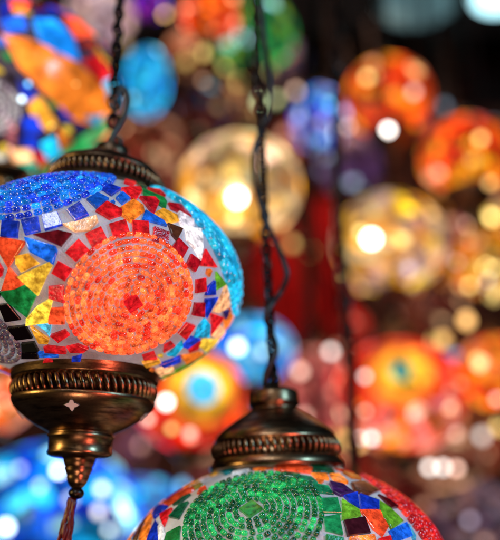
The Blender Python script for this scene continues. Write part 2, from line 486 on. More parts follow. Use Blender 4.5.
# crop origin 0,260
T1 += tr(0, 260, k1, [
 ([(75,62),(190,8),(202,20),(150,130)], YEL, .75),
 ([(40,30),(95,92),(60,110),(10,116)], ORR, .85),
 ([(5,124),(95,97),(140,132),(105,213),(35,160)], GRN, .45),
 ([(145,175),(190,150),(200,160),(185,235),(106,243),(106,220)], YEL, 1.0),
 ([(138,240),(200,238),(195,285),(180,270)], SKY, .9),
 ([(122,250),(190,300),(185,317),(150,315)], AMB, .7),
 ([(200,50),(225,4),(278,35),(250,80)], RED, .8), ([(190,100),(245,95),(250,163),(190,145)], RED, .95),
 ([(185,185),(248,180),(250,240),(190,241)], ORR, .9), ([(195,285),(250,265),(268,285),(225,312)], RED, .8),
 ([(170,332),(185,325),(250,333),(255,352),(175,350)], RED, .6), ([(258,330),(300,320),(340,335),(320,350),(270,350)], RED, .8),
 ([(150,350),(215,350),(225,368),(155,366)], ROY, .6),
 ([(0,170),(35,165),(80,225),(25,232)], BLK, 0), ([(35,255),(100,248),(125,295),(65,302)], BLK, 0),
 ([(85,316),(132,311),(150,345),(88,343)], (.03,.05,.04), 0), ([(86,350),(143,350),(150,372),(86,372)], BLK, 0),
 ([(0,118),(12,124),(0,145)], BLK, 0),
])
# crop origin 120,160
T1 += tr(120, 160, k1, [
 ([(45,237),(105,240),(109,292),(50,290)], RED, .7), ([(130,260),(184,280),(180,328),(124,310)], CRIM, .8),
 ([(222,303),(258,340),(235,378),(195,340)], CRIM, .7), ([(270,363),(306,390),(285,430),(250,405)], CRIM, .6),
 ([(5,115),(75,110),(82,125),(60,155),(35,148)], RED, .75), ([(2,187),(50,157),(85,180),(90,202),(40,240),(8,215)], ORG, .8),
 ([(97,198),(165,240),(175,257),(85,232)], ROY, .6), ([(135,207),(160,193),(215,216),(222,238),(185,247)], AMB, .75),
 ([(75,148),(130,150),(148,165),(130,207),(112,195)], CRIM, .8), ([(88,118),(165,150),(176,165),(170,190),(90,137)], GRN, .4),
 ([(185,170),(235,180),(262,213),(268,225),(196,192)], CRIM, .6), ([(182,247),(238,268),(215,310),(197,290)], BRN, .15),
 ([(222,205),(275,235),(280,258),(240,265),(225,240)], WHT, .75), ([(250,267),(305,270),(312,330),(305,382),(275,332),(255,312)], WHT, .95),
 ([(325,345),(366,412),(300,405),(310,380)], RED, .75), ([(20,78),(62,92),(50,104),(15,92)], RED, .6), ([(0,130),(35,150),(10,170),(0,165)], ROY, .6),
 ([(60,92),(85,95),(100,112),(75,108)], DGR, .4), ([(105,112),(150,125),(172,143),(120,128)], RED, .5),
])
# crop origin 120,270
T1 += tr(120, 270, k1, [
 ([(290,38),(325,30),(326,80),(288,87)], RED, .6), ([(285,125),(322,125),(318,178),(275,170)], CRIM, .7),
 ([(255,200),(284,210),(250,262),(222,240)], RED, .65), ([(170,285),(195,272),(209,285),(165,311)], RED, .8),
 ([(85,325),(130,310),(141,335),(90,342)], RED, .8),
 ([(366,8),(400,55),(362,77)], LIM, .5), ([(335,62),(358,40),(362,93),(325,95)], BLU, .5), ([(325,112),(370,106),(330,180),(322,160)], BLU, .5),
 ([(400,60),(421,130),(375,160),(356,155),(385,100)], PEA, .9), ([(345,165),(393,180),(345,245)], RED, .8),
 ([(425,122),(443,140),(425,200),(400,222),(397,195)], ORG, .75), ([(395,155),(418,150),(400,187)], DBL, .5),
 ([(322,185),(341,205),(338,253),(284,252),(300,212)], CYA, .8), ([(272,252),(303,262),(255,298),(237,290)], BLU, .6),
 ([(378,210),(398,230),(385,262),(350,247)], PEA, .9), ([(302,288),(322,262),(373,264),(358,290),(322,308)], YEL, .85),
 ([(258,300),(306,272),(296,300),(262,312)], RED, .7), ([(232,327),(300,312),(318,317),(252,355)], ORG, .8),
 ([(180,322),(236,270),(238,292),(207,325)], CYA, .75), ([(150,357),(228,327),(230,347),(167,370)], BLU, .6),
 ([(135,382),(198,362),(204,380),(155,400)], PEA, 1.0), ([(85,350),(148,337),(155,352),(100,370)], AMB, .9),
 ([(160,405),(240,368),(262,355),(245,385),(170,422)], LIM, .35), ([(265,352),(335,320),(348,308),(290,362),(250,384)], GRN, .4),
])
Cor, ror = fit_disc(G1, [(65, 300), (193, 298), (129, 238), (130, 357), (85, 254), (178, 256), (176, 342), (86, 342)])
Cor = G1.from_px(132.5, 302.5)
Cblu, rbl = fit_disc(G1, [(0, 222), (25, 220), (50, 214), (72, 206), (95, 193), (115, 184)], .034, .047)
Csil, rsi = fit_disc(G1, [(0, 317), (12, 330), (20, 346), (22, 362)], .018, .026)
Ccy, rcy = fit_disc(G1, [(168, 197), (189, 216), (201, 230), (213, 250), (219, 272), (227, 292)], .036, .060)
discs1 = [(Cor, ror+.010), (Cblu, rbl+.010), (Csil, rsi+.008), (Ccy, rcy+.003), (G1.pt(R(180), R(-10)), .045)]
mosaic('mosaic_tiles', G1, L1, T1, discs1, [RED, ORR, ORG, YEL, BLU, ROY, GRN, MAR, WHT, CYA], .55, 430)
medallion('bead_medallion', G1, L1, Cor, .0058, (ror*.975-.0058-.0014)/10, 11, [(.95,.085,.02), ORR, (.95, .11, .025), (.98, .14, .035), (.98,.17,.04), (.80,.03,.012)], 1.35, (*RED, .8), bead=(.0046, .00295), gap=.0001, label='round orange bead medallion with a red square centre', sq=.0062)
medallion('bead_medallion', G1, L1, Cblu, .004, (rbl-.004-.002)/9, 10, [(.006,.10,.62), BLU, (.006,.10,.62), (.01, .24, .85)], 1.0, None, bead=(.0052, .0036), gap=.0002, label='deep blue bead medallion on the shoulder of the globe')
medallion('bead_medallion', G1, L1, Csil, .003, (rsi-.003-.002)/5, 6, [(.32, .26, .36), (.18, .14, .22), (.5, .42, .5)], .15, None, bead=(.0032, .0032), gap=.0004, label='silver grey bead medallion ringed with black tiles')
medallion('bead_medallion', G1, L1, Ccy, .003, (rcy-.003-.002)/13, 14, [CYA, (.015, .42, .70), (.02, .52, .80)], .9, None, bead=(.0100, .0052), gap=-.0035, label='bright turquoise glass medallion on the right side')
medallion('bead_medallion', G1, L1, G1.pt(R(180), R(-10)), .005, .0042, 9, [GRN, LIM], .5, (*RED, .8), label='green bead medallion on the far side')

def top_cap(parent, zb, s=1.0, seg=72, hi=True, zs=1.0, cs=1.0):
    """brass cap seated on a globe; zb = height of its lower rim"""
    bm = bmesh.new()
    prof = [(.0440, -.002), (.0466, -.001), (.0472, .0010), (.0468, .0034), (.0456, .0050), (.0448, .0068), (.0434, .0074), (.0418, .0084), (.0418, .0176), (.0438, .0186), (.0428, .0200), (.0420, .0224), (.0392, .0256), (.0350, .0290), (.0298, .0326), (.0246, .0360), (.0206, .0386), (.0184, .0400), (.0168, .0408), (.0168, .0424), (.0182, .0434), (.0184, .0454), (.0180, .0520), (.0172, .0538), (.0140, .0552), (.0080, .0561), (.0050, .0570), (.0046, .059), (.001, .060)]
    prof = [(r*(cs if z > .038 else 1), z if z < .02 else .02+(z-.02)*zs) for r, z in prof]
    lathe(bm, [(r*s, z*s) for r, z in prof], seg, zb)
    cap = link('top_cap', bm, M_BRASS, parent, smooth=True)
    if hi:
        bm = bmesh.new(); gadroon(bm, .0434*s, zb+.0128*s, .0104*s, .0031*s, 58, slant=-.1, depth=1.2)
        link('gadroon_band', bm, M_BRASS, cap, smooth=True)
        holes('cutout', cap, .0304*s, zb+.0290*s, R(45), .0034*s, 5, M_HOLEDARK, a0=R(-8))
    return cap
def bottom_cap(parent, zt, s=1.0, seg=72, hi=True):
    bm = bmesh.new()
    prof = [(.0440, .0005), (.0474, 0), (.0482, -.0012), (.0480, -.0026), (.0468, -.0050), (.0460, -.0078), (.0456, -.0088), (.0444, -.0096), (.0414, -.0116), (.0414, -.0204), (.0440, -.0222), (.0448, -.0232), (.0444, -.0252), (.0430, -.0284), (.0390, -.0330), (.0335, -.0382), (.0270, -.0430), (.0216, -.0462), (.0196, -.0472), (.0192, -.0480), (.0202, -.0488), (.0206, -.0500), (.0202, -.0512), (.0196, -.0520), (.0192, -.0600), (.0198, -.0618), (.0194, -.0636), (.0176, -.0646), (.0110, -.0650), (.0098, -.0662), (.0096, -.068), (.0086, -.0715), (.0082, -.0722), (.0086, -.0735), (.0072, -.0775), (.0068, -.0782), (.0070, -.0793), (.0056, -.0838), (.0042, -.0862), (.0030, -.0875), (.001, -.088)]
    lathe(bm, [(r*s, (z if z > -.0060 else z-.0035)*s*.82) for r, z in reversed(prof)], seg, zt)
    cap = link('bottom_cap', bm, M_BRASS, parent, smooth=True)
    if hi:
        bm = bmesh.new(); gadroon(bm, .0430*s, zt-.0160*s, .0112*s, .0031*s, 58, slant=-.35, depth=1.2)
        link('gadroon_band', bm, M_BRASS, cap, smooth=True)
        holes('cutout', cap, .0394*s, zt-.0298*s, R(-40), .0042*s, 4, M_HOLE, a0=R(2))
        bm = bmesh.new(); lathe(bm, smooth_prof([(.0005, -.0809), (.0034, -.0799), (.0048, -.0774), (.0034, -.0749), (.0005, -.0740)], 3), 24, zt)
        link('finial', bm, M_DARK, cap, smooth=True)
    return cap
tc1 = top_cap(L1, .0615, .88, zs=.74, cs=.74)
tc1.data.materials[0] = M_BRASS_DK; tc1.children[0].data.materials[0] = M_BRASS_DK; tc1.rotation_euler = (0, R(4.5), 0)
bc1 = bottom_cap(L1, -.0536, 1.0); bc1.location.x = .0022
# tassel
bm = bmesh.new()
for k in range(13):
    pts = []
    for i in range(30):
        t = i/29; a = 2*math.pi*k/13 + t*(5.0 if k % 2 else -3.6)
        r = .0012 + .0062*min(1, t*1.3) + .0006*math.sin(t*30+k)
        pts.append((r*math.cos(a) - .010*t, r*math.sin(a), -.0536-.080 - t*.085))
    tube(bm, pts, [.0006 + .00055*abs(math.sin(i*1.3+k)) for i in range(30)], 6)
link('tassel', bm, M_TASSEL, L1, smooth=True)
hc = link('hanging_chain', chain_mesh(.128, 1.9, pitch=.0074, w=.0035, wire=.0014), M_DARK, L1); hc.location = (.0085, 0, -.006); hc.rotation_euler = (0, R(-1), 0)
# heavy hook joining cap and chain
bm = bmesh.new()
tube(bm, smooth_prof([(0, 0, .112), (-.002, 0, .120), (.002, .001, .128), (.006, 0, .138), (.0065, 0, .150), (.003, 0, .158), (-.001, 0, .152), (-.002, 0, .146)], 5), .0024, 8)
tube(bm, [(.0045*math.cos(a*math.pi/8), 0, .116+.0045*math.sin(a*math.pi/8)) for a in range(16)], .0014, 8, closed=True)
hk = link('hook', bm, M_CORD, L1, smooth=True); hk.location = (.009, 0, -.010)

# ================================================================= LANTERN 2 (bottom centre)
D2 = .515
c2 = at(282, 578, D2)
L2 = thing('mosaic_lantern', 'green medallion lantern under a brass cap, cut off by the lower edge', 'lantern', c2, 'mosaic lanterns in sharp focus', (0, R(-2.2), 0))
M2 = Matrix.Translation(c2) @ Matrix.Rotation(R(-2.2), 4, 'Y')
A2, B2 = .1045, .071
G2 = Globe(A2, B2, M2)
shell('glass_globe', G2, L2, (.60, .62, .66, .18))
k5 = 3.125; k6 = 500/180
T2 = tr(120, 450, k5, [
 ([(305,70),(330,63),(375,65),(330,80)], TEA, .3), ([(235,90),(265,72),(305,75),(245,98)], AMB, .7), ([(130,125),(220,95),(225,99),(160,131)], ORG, .7),
 ([(135,155),(190,117),(196,126),(150,160)], DBL, .9), ([(135,170),(200,128),(240,117),(225,132),(152,177)], ORR, .35),
 ([(130,205),(165,186),(140,240),(128,217)], RED, .6), ([(10,281),(55,205),(122,142),(130,150),(75,215),(35,278)], ORG, .65),
 ([(105,202),(120,176),(150,180),(110,217)], BLU, .4), ([(42,281),(90,207),(97,200),(65,255),(55,281)], BRN, .2),
 ([(65,283),(85,230),(100,197),(105,207),(95,260),(78,285)], ORG, .75), ([(88,290),(115,225),(125,240),(130,290)], BLU, .4),
 ([(157,212),(190,177),(215,167),(185,217)], DGR, .5), ([(142,290),(150,262),(190,242),(185,290)], GRN, .4),
 ([(215,112),(255,105),(262,113),(235,125)], (.3,.25,.04), .3), ([(128,300),(124,245),(133,232),(140,262),(134,300)], WHT, .5), ([(168,175),(200,150),(222,143),(190,170)], DGR, .4)])
T2 += tr(270, 450, k6, [
 ([(15,56),(75,48),(115,55),(110,67),(30,62)], ORR, .75), ([(118,52),(168,55),(178,68),(120,65)], DGR, .3), ([(115,69),(157,71),(162,85),(125,80)], ORG, .6),
 ([(40,66),(82,70),(70,82),(30,78)], DGR, .7), ([(165,72),(190,70),(215,95),(185,95)], ORG, .75), ([(80,75),(115,80),(131,96),(85,90)], (.01,.16,.09), .7),
 ([(118,100),(160,105),(175,125),(125,121)], (.01,.2,.09), .6), ([(165,95),(200,100),(235,124),(195,130),(175,120)], (.05,.01,.10), .5),
 ([(140,140),(185,140),(196,178),(145,176)], (.01,.22,.08), .6), ([(205,131),(240,123),(246,165),(222,150)], BLU, .5),
 ([(248,128),(300,145),(300,166),(252,170)], BLU, .4), ([(200,142),(245,170),(250,186),(200,196)], LIM, .55),
 ([(225,96),(260,92),(300,115),(270,128),(235,120)], BRN, .3), ([(205,200),(260,190),(275,232),(215,241)], (.06,.01,.02), .3),
 ([(250,171),(302,172),(325,215),(310,240),(285,220)], ORR, .8), ([(150,190),(190,185),(200,237),(155,225)], (.01,.24,.08), .55),
 ([(292,140),(330,165),(365,200),(335,220),(312,190)], LIM, .35), ([(300,128),(330,142),(352,162),(335,164)], MAR, .3),
 ([(330,227),(375,205),(392,240),(345,258)], ROY, .6), ([(222,244),(285,238),(292,262),(220,262)], ORG, .9), ([(380,210),(402,243),(398,262)], SKY, .4),
 ([(155,238),(202,245),(205,270),(155,268)], GRN, .5), ([(300,248),(330,240),(340,270),(300,275)], RED, .7)])
Cgr, rgr = fit_disc(G2, [(182, 535), (186, 515), (200, 492), (222, 478), (252, 472), (285, 479), (305, 492), (319, 512), (323, 535)])
Cgr = G2.from_px(251, 510)
Crd, rrd = fit_disc(G2, [(352, 472), (372, 484), (392, 500), (408, 520), (420, 540)], .036, .052)
mosaic('mosaic_tiles', G2, L2, T2, [(Cgr, rgr+.003), (Crd, rrd+.003), (G2.pt(R(180), 0), .045)], [ORR, GRN, DGR, BLU, ORG, MAR, YEL, WHT], .5, 430)
medallion('bead_medallion', G2, L2, Cgr, .0088, (rgr-.0088-.0016)/8, 9, [(.002, .16, .04), (.004, .26, .06), (.001, .08, .025), (.01,.42,.10)], .8, (.03, .28, .04, .6), bead=(.0036, .0034), gap=.0006, label='round green bead medallion with a square green centre', sq=.0068)
medallion('bead_medallion', G2, L2, Crd, .003, (rrd-.003-.002)/12, 13, [RED, (.80, .03, .02), (.6, .01, .015)], .65, None, bead=(.0048, .0040), gap=.0001, label='bright red bead medallion along the right shoulder')
medallion('bead_medallion', G2, L2, G2.pt(R(180), 0), .005, .0046, 8, [ROY, BLU], .5, (*YEL, .8), label='blue bead medallion on the far side')
top_cap(L2, .0685, .96)
bottom_cap(L2, -.0605, .95)
link('hanging_chain', chain_mesh(.122, 1.9, pitch=.0068, w=.0031, wire=.0013), M_DARK, L2)
bm = bmesh.new()
for zc, rr, tw in ((.127, .0055, 0), (.136, .0050, 1.2)):
    tube(bm, [(rr*.7*math.cos(a*math.pi/8)*math.cos(tw), rr*.7*math.cos(a*math.pi/8)*math.sin(tw), zc+rr*1.2*math.sin(a*math.pi/8)) for a in range(16)], .0013, 8, closed=True)
link('hook', bm, M_DARK, L2, smooth=True)
# power cable winding round the chain
i2 = M2.inverted(); bm = bmesh.new()
cp = [(268, 398), (266, 375), (276, 352), (271, 332), (266, 318), (272, 304), (280, 293), (287, 277), (284, 262), (276, 243), (268, 226), (261, 205), (255, 180), (254, 155), (258, 138), (267, 118), (271, 98), (269, 70), (265, 45), (262, 20), (262, -10), (266, -60), (262, -120), (266, -220), (262, -380)]
P3 = [tuple(i2 @ at(x, y, D2 - .004 + (-.003 if i % 3 else .006) + max(0, 380-y)*.00018)) for i, (x, y) in enumerate(cp)]
# keep the cable beside the vertical chain
P3 = []
for i, (x, y) in enumerate(cp):
    o = i2 @ CO; w = i2 @ at(x, y, 1); d = w-o
    t = (-.004 + (.007 if i % 3 == 0 else 0) - o.y)/d.y
    P3.append(tuple(o + d*t))
tube(bm, smooth_prof(P3, 6), .0021, 8)
link('power_cord', bm, M_CORD, L2, smooth=True)

# ================================================================= lanterns behind
def palette_fn(G, pal, glow, rings=None, hot=(), lower=None):
    """rings: (centre point, [(radius, colour, glow), ...]) lets a medallion show on a small globe"""
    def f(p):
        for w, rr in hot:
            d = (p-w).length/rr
            if d < 3.2: c = random.choice(((1,.55,.12),(1,.72,.3),(1,.42,.06))); return c, 1.5/(.7+d*.5)  # amber glow round the bright spot put into the tile colours
        if rings:
            C, L = rings; d = (p-C).length
            for r, c, g in L:
                if d < r: return c, g
        c = random.choice(lower if lower and p.z < -.22*G.b else pal); q = random.random()
        if q < .05: return tuple(min(1, h*.5+.6*x) for x, h in zip(c, (1, .62, .34) if c[0] > c[2] else (.5, .85, 1))), glow*2.1      # pale, brighter piece: a glint put into the tile colour
        if q < .16: return tuple(x*.3 for x in c), glow*.6
        return c, glow*random.uniform(.45, 1.4)
    return f
def far_lantern(px, py, rpx, d, label, pal, glow, sq=.9, bulbs=(), ringpx=None, ringL=None, grout=(.5, .3, .2, .25), count=170, caps='tb', group='mosaic lanterns hanging behind, out of focus', tassel=True, csize=1.0, bsize=.72, lower=None):
    c = at(px, py, d); a = rpx*d/F; b = a*sq
    def sat(q):
        m = max(q); return tuple(m*(x/m)**1.35 for x in q)
    pal = [sat(q) for q in pal]; grout = (*sat(grout[:3]), grout[3])
    o = thing('mosaic_lantern', label, 'lantern', c, group)
    M = Matrix.Translation(c); G = Globe(a, b, M)
    shell('glass_globe', G, o, (*[x**1.25 for x in grout[:3]], grout[3]*.6), 40, 20)
    rings = None
    if ringpx:
        C = G.from_px(*ringpx); rings = (C, [(ringL[-1][0]*d/F, ringL[-1][1], ringL[-1][2])])
        bm = bmesh.new(); lay = bm.loops.layers.float_color.new('Col'); f = disc_frame(G, C); R0 = 0; st = 2.2*d/F; rr = st*.6
        while rr < ringL[-2][0]*d/F:
            cc, g = [(c_, g_) for r_, c_, g_ in ringL if rr <= r_*d/F][0]
            nb = max(5, int(2*math.pi*rr/(st*1.5)))
            for i in range(nb):
                a_ = 2*math.pi*(i+random.random()*.2)/nb; p = f(rr, a_, .0012); t_ = (f(rr, a_+.05, .0012)-p).normalized()
                add_bead(bm, lay, p, t_, G.normal(p), st*1.7, st*1.2, vary(cc, g, .06, .2))
            rr += st
        link('bead_medallion', bm, M_FAR, o)
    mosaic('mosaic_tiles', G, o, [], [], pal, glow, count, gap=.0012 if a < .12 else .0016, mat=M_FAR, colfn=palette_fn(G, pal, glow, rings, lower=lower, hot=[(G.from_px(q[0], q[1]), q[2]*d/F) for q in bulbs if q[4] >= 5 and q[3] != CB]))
    s = a/.1*csize
    if 't' in caps: top_cap(o, b*.90, s*.82, 32, False)
    if 'b' in caps: bottom_cap(o, -b*.86, s*bsize, 32, False)
    if 't' in caps:
        zt = b*.90+.055*s*.82
        link('hanging_chain', chain_mesh(zt, CEIL-c.z, pitch=.016, w=.006, wire=.0018, seg=5, wob=.002), M_DARK, o)
    for bx, by, br, bc, be in bulbs:
        # glowing sphere added at the skin of the globe as a bokeh highlight
        w = G.from_px(bx, by); rr = br*d/F*.66; be = be*1.5
        bm = bmesh.new(); bmesh.ops.create_uvsphere(bm, u_segments=14, v_segments=9, radius=rr)
        n = G.normal(w)
        bmesh.ops.translate(bm, verts=bm.verts, vec=w + n*rr*.35)
        link('hotspot', bm, hotspot_mat(bc, be), o, smooth=True)
    return o, G
WB = (1, .93, .86); CB = (.75, .93, 1); AB = (1, .55, .18); PB = (1, .62, .48); YB = (1, .72, .22)
# upper-left blurred multicolour globe, partly traced
D3 = .80
c3 = at(14, 92, D3)
L3 = thing('mosaic_lantern', 'blurred multicoloured lantern with big orange glass patch, top left corner', 'lantern', c3, 'mosaic lanterns hanging behind, out of focus')
G3 = Globe(.103, .086, Matrix.Translation(c3))
shell('glass_globe', G3, L3, (.10, .07, .12, .1), 64, 32)
T3 = tr(0, 0, 500/180, [
 ([(15,105),(90,120),(180,160),(250,215),(310,300),(240,335),(190,320),(110,240),(60,190)], ORG, 1.05),
 ([(95,60),(150,60),(200,110),(215,165),(160,155),(110,110)], (.01,.28,.95), 1.2), ([(180,50),(230,55),(262,100),(212,108)], ORR, 1.1),
 ([(0,65),(60,45),(72,80),(20,95)], ROY, .9), ([(30,0),(85,5),(70,30),(35,25)], ORR, 1.2), ([(0,10),(28,20),(20,58),(0,58)], DBL, .9),
 ([(5,140),(42,160),(20,172)], GRN, .8), ([(125,255),(170,287),(145,302)], GRN, .8), ([(165,292),(202,330),(175,332)], BLU, .9),
 ([(75,282),(110,270),(155,340),(130,360),(90,320)], AMB, 1.2), ([(50,220),(100,258),(80,290),(58,260)], BLU, 1.0),
 ([(60,330),(100,320),(116,360),(70,370)], BLU, 1.0), ([(60,376),(105,380),(100,415),(60,400)], BLU, .9), ([(115,400),(150,380),(170,430),(130,440)], CYA, 1.2),
 ([(160,360),(200,390),(170,415)], ORG, 1.2), ([(95,420),(135,440),(110,462)], RED, .9), ([(25,415),(85,415),(90,445),(40,445)], PEA, 1.1),
 ([(55,450),(100,452),(90,480),(50,476)], (.02,.5,.3), .9), ([(160,432),(225,380),(240,400),(200,445),(165,480)], GRN, .9), ([(230,378),(290,330),(297,362),(245,400)], (.05,.4,.12), .8),
 ([(230,322),(286,316),(262,350)], CYA, .8), ([(0,447),(40,450),(45,480),(0,476)], YEL, 1.1), ([(285,225),(318,220),(322,280),(297,282)], CYA, 1.1),
 ([(230,170),(270,152),(300,205),(275,235)], RED, 1.0), ([(215,340),(228,344),(222,368)], DBL, .8), ([(110,460),(150,450),(155,490),(115,490)], LIM, .7), ([(20,330),(45,345),(40,400),(18,385)], (.9,.25,.3), .8)])
C3s = G3.from_px(-8, 108)
mosaic('mosaic_tiles', G3, L3, T3, [(C3s, .028)], [BLU, DBL, BLK, MAR, GRN, ROY, ORR, YEL, WHT], .6, 620, mat=M_FAR)
medallion('bead_medallion', G3, L3, C3s, .003, .005, 5, [(.6, .5, .55), (.8, .7, .72)], .7, None, bead=(.004, .004), label='pale silver bead medallion')
top_cap(L3, .078, 1, 48, False); bottom_cap(L3, -.076, .55, 48, False)
link('hanging_chain', chain_mesh(.135, CEIL-c3.z-.05, pitch=.012, w=.004, wire=.0013, seg=5), M_DARK, L3)
for bx, by, br, bc, be in ((22, 99, 3.2, CB, 5), (28, 84, 3, (.2, .6, 1), 3), (51, 125, 3, YB, 3), (75, 84, 2.5, YB, 2), (62, 97, 2, YB, 2), (48, 85, 2.2, WB, 3), (14, 128, 3, (1, .3, .3), 2), (30, 167, 2.6, WB, 3), (57, 163, 2.2, YB, 3), (10, 148, 2.4, (1, .4, .4), 2), (92, 112, 2, YB, 2.5)):  # glowing spheres added for the small highlights on the glass
    w = G3.from_px(bx, by); bm = bmesh.new(); bmesh.ops.create_uvsphere(bm, u_segments=12, v_segments=8, radius=br*.7/F*D3); bmesh.ops.translate(bm, verts=bm.verts, vec=w); link('hotspot', bm, hotspot_mat(bc, be), L3, smooth=True)

far = far_lantern
far(100, 16, 34, 1.45, 'blurred pale lilac and beige lantern at the top, above the turquoise one', [(.55,.40,.42), (.65,.5,.5), (.5,.34,.42), (.6,.42,.36)], .55, grout=(.5,.38,.4,.35))
far(150, 2, 17, 1.9, 'small violet lantern cut off by the top edge above the turquoise one', [(.25,.03,.6), (.5,.05,.5), BLU], .9, grout=(.4,.1,.5,.4), bulbs=((171, 19, 4.6, AB, 4.0),))
far(147, 82, 22, 1.35, 'tall turquoise lantern blurred beside the hook of the large one', [CYA, SKY, (.02,.3,.8), (.03,.45,.75)], .95, sq=1.75, grout=(.1,.5,.6,.4), csize=.7)
far(212, 14, 30, 1.6, 'vivid orange red lantern at the top edge overlapping the green one', [ORR, ORG, (.9,.1,.02)], 1.0, grout=(.8,.2,.05,.5))
far(252, 34, 42, 1.9, 'blurred green lantern at the top with yellow green patches', [GRN, (.02,.4,.12), (.3,.45,.05), DGR, (.02,.3,.15)], .8, grout=(.2,.35,.1,.3))
far(207, 110, 30, 1.7, 'unlit dark brown lantern hanging between turquoise and cream ones', [BRN, MAR, (.03,.05,.12), (.1,.06,.03)], .35, grout=(.06,.035,.03,.15), bulbs=((203, 82, 5.0, (.9, .5, .3), 1.1),))
far(240, 188, 60, 1.25, 'large cream and amber lantern with a white hotspot, behind the winding cord', [CRE, (.95,.6,.25), (.9,.68,.4), (.55,.3,.15), AMB, CRE, (.7,.4,.35)], 1.0, grout=(.7,.5,.3,.45), bulbs=((237, 197, 10.5, WB, 7), (234, 217, 7, YB, 2.2), (262, 165, 5, PB, 1.3), (205, 175, 5, AB, 1.2)))
far(320, 120, 27, 1.7, 'small blue and white lantern left of the round orange one', [ROY, SKY, (.3,.4,.9), BLU, (.6,.6,.9)], .9, sq=1.3, grout=(.3,.3,.6,.35), bulbs=((336, 131, 4.2, CB, 3.5), (330, 105, 5, (.2, .65, 1), 2.0), (352, 128, 4.2, PB, 2.5)))
far(350, 165, 33, 2.3, 'dim lilac lantern between the small blue and the round orange one', [(.12,.06,.16), (.16,.08,.2), (.2,.1,.1), (.06,.03,.08)], .6, grout=(.1,.07,.12,.25))
far(388, 98, 42, 1.8, 'round orange lantern with a white spark at its foot, upper right', [(.95,.17,.03), (.95,.13,.03), (.95,.22,.03), ORR, AMB], 1.05, grout=(.8,.12,.04,.5), sq=.97, bsize=1.15, bulbs=((388, 131, 4.4, WB, 9), (368, 78, 5.5, YB, 2.2), (413, 92, 5.5, PB, 1.8), (404, 133, 3.8, PB, 1.2)))
far(466, 158, 45, 1.7, 'round orange lantern at the right edge above yellow sparks', [(.95,.17,.03), (.95,.13,.03), (.95,.22,.03), ORR, AMB], 1.05, grout=(.8,.12,.04,.5), bsize=1.2, bulbs=((480, 139, 5, YB, 2.5), (490, 185, 4.6, AB, 2.2), (470, 187, 4.6, (.9, .45, .25), 1.5), (474, 160, 6, YB, 1.6)))
far(478, 214, 36, 2.1, 'dim amber lantern tucked under the right hand orange one', [(.4,.15,.04), AMB, BRN, (.5,.2,.2)], .55, grout=(.4,.2,.1,.3), bulbs=((491, 217, 5.5, YB, 5), (464, 205, 5, PB, 4), (468, 224, 4.5, (1, .6, .4), 2)))
far(390, 243, 55, 1.5, 'cream lantern with amber patches and a bluish white hotspot, right of centre', [CRE, (.9,.55,.35), (.7,.4,.3), (.5,.35,.3), AMB, YEL, (.7,.5,.5)], .85, grout=(.6,.38,.28,.4), bulbs=((372, 239, 9, WB, 8), (361, 232, 5, YB, 2.5), (402, 240, 7, YB, 1.8), (430, 215, 5, AB, 1.4), (408, 268, 5, (.6, .6, .8), 1.3)))
far(487, 262, 38, 1.8, 'golden lantern cut by the right edge, level with the cream one', [AMB, ORG, YEL, (.6,.2,.03)], .75, grout=(.6,.3,.08,.4), bulbs=((486, 267, 4.6, YB, 6), (470, 285, 4.6, YB, 3), (458, 262, 4.6, PB, 1.2)))
far(435, 322, 36, 2.4, 'dim brown and red lantern under the cream one', [BRN, MAR, (.2,.06,.04), (.12,.03,.02)], .6, grout=(.1,.04,.03,.3))
far(252, 350, 42, 1.4, 'blue and white lantern glowing behind the chain of the green medallion lantern', [SKY, CYA, (.05,.35,.9), (.4,.7,.9), ROY], .95, grout=(.3,.5,.7,.5), sq=.8, bulbs=((238, 347, 7.5, CB, 4), (262, 352, 6, (.4, .8, 1), 2)))
far(190, 400, 56, 1.15, 'red lantern with a turquoise and yellow eye shaped medallion', [RED, (.85,.05,.015), ORR, ORG, COR], .85, sq=.88, ringpx=(203, 388), ringL=[(15, (.02,.50,.8), 1.1), (25, (1,.62,.03), .95), (33, (.95,.33,.02), .9), (42, ORR, .9)], grout=(.85,.15,.04,.5), count=420, bulbs=((167, 402, 7.5, WB, 4.5), (149, 418, 6, PB, 2), (190, 432, 6, PB, 1.6), (172, 428, 5, YB, 1.6)), tassel=False)
far(400, 396, 64, 1.35, 'wide coral pink lantern with a yellow medallion and teal centre', [COR, (.9,.08,.035), RED, ORR, ORR], 1.0, lower=[ORG, COR, PNK, ORR], sq=.88, ringpx=(401, 371), ringL=[(9, TEA, 1.0), (14, (.75,.65,.05), .95), (23, (.95,.42,.02), .95), (31, ORG, .95), (36, ORR, .9)], grout=(.85,.10,.05,.6), count=420, bulbs=((366, 377, 5, WB, 2.0), (366, 411, 4, PB, 2.0), (412, 414, 4, PB, 1.4), (372, 437, 5, WB, 4), (360, 437, 4, WB, 3)))
far(496, 372, 40, 1.4, 'orange lantern cut by the right edge beside the coral one', [ORG, AMB, ORR, (.95,.3,.08)], 1.0, grout=(.9,.35,.12,.5), bulbs=((497, 398, 5, PB, 2), (478, 360, 6, YB, 1.6)))
far(453, 366, 15, 1.7, 'tiny sky blue lantern between the coral and the orange ones', [SKY, ROY, CYA], .9, grout=(.2,.4,.7,.4), bulbs=((449, 386, 5, CB, 3.2),))
far(317, 392, 36, 1.75, 'pale pink lantern seen behind the blurred black chains', [(.75,.25,.2), (.6,.14,.14), (.8,.35,.28), (.5,.06,.06)], .75, sq=1.25, grout=(.7,.35,.33,.45), bulbs=((330, 353, 6, WB, 2.6), (301, 372, 6.5, PB, 2.2), (305, 415, 5, PB, 1.6), (362, 346, 5.5, PB, 1.6)))
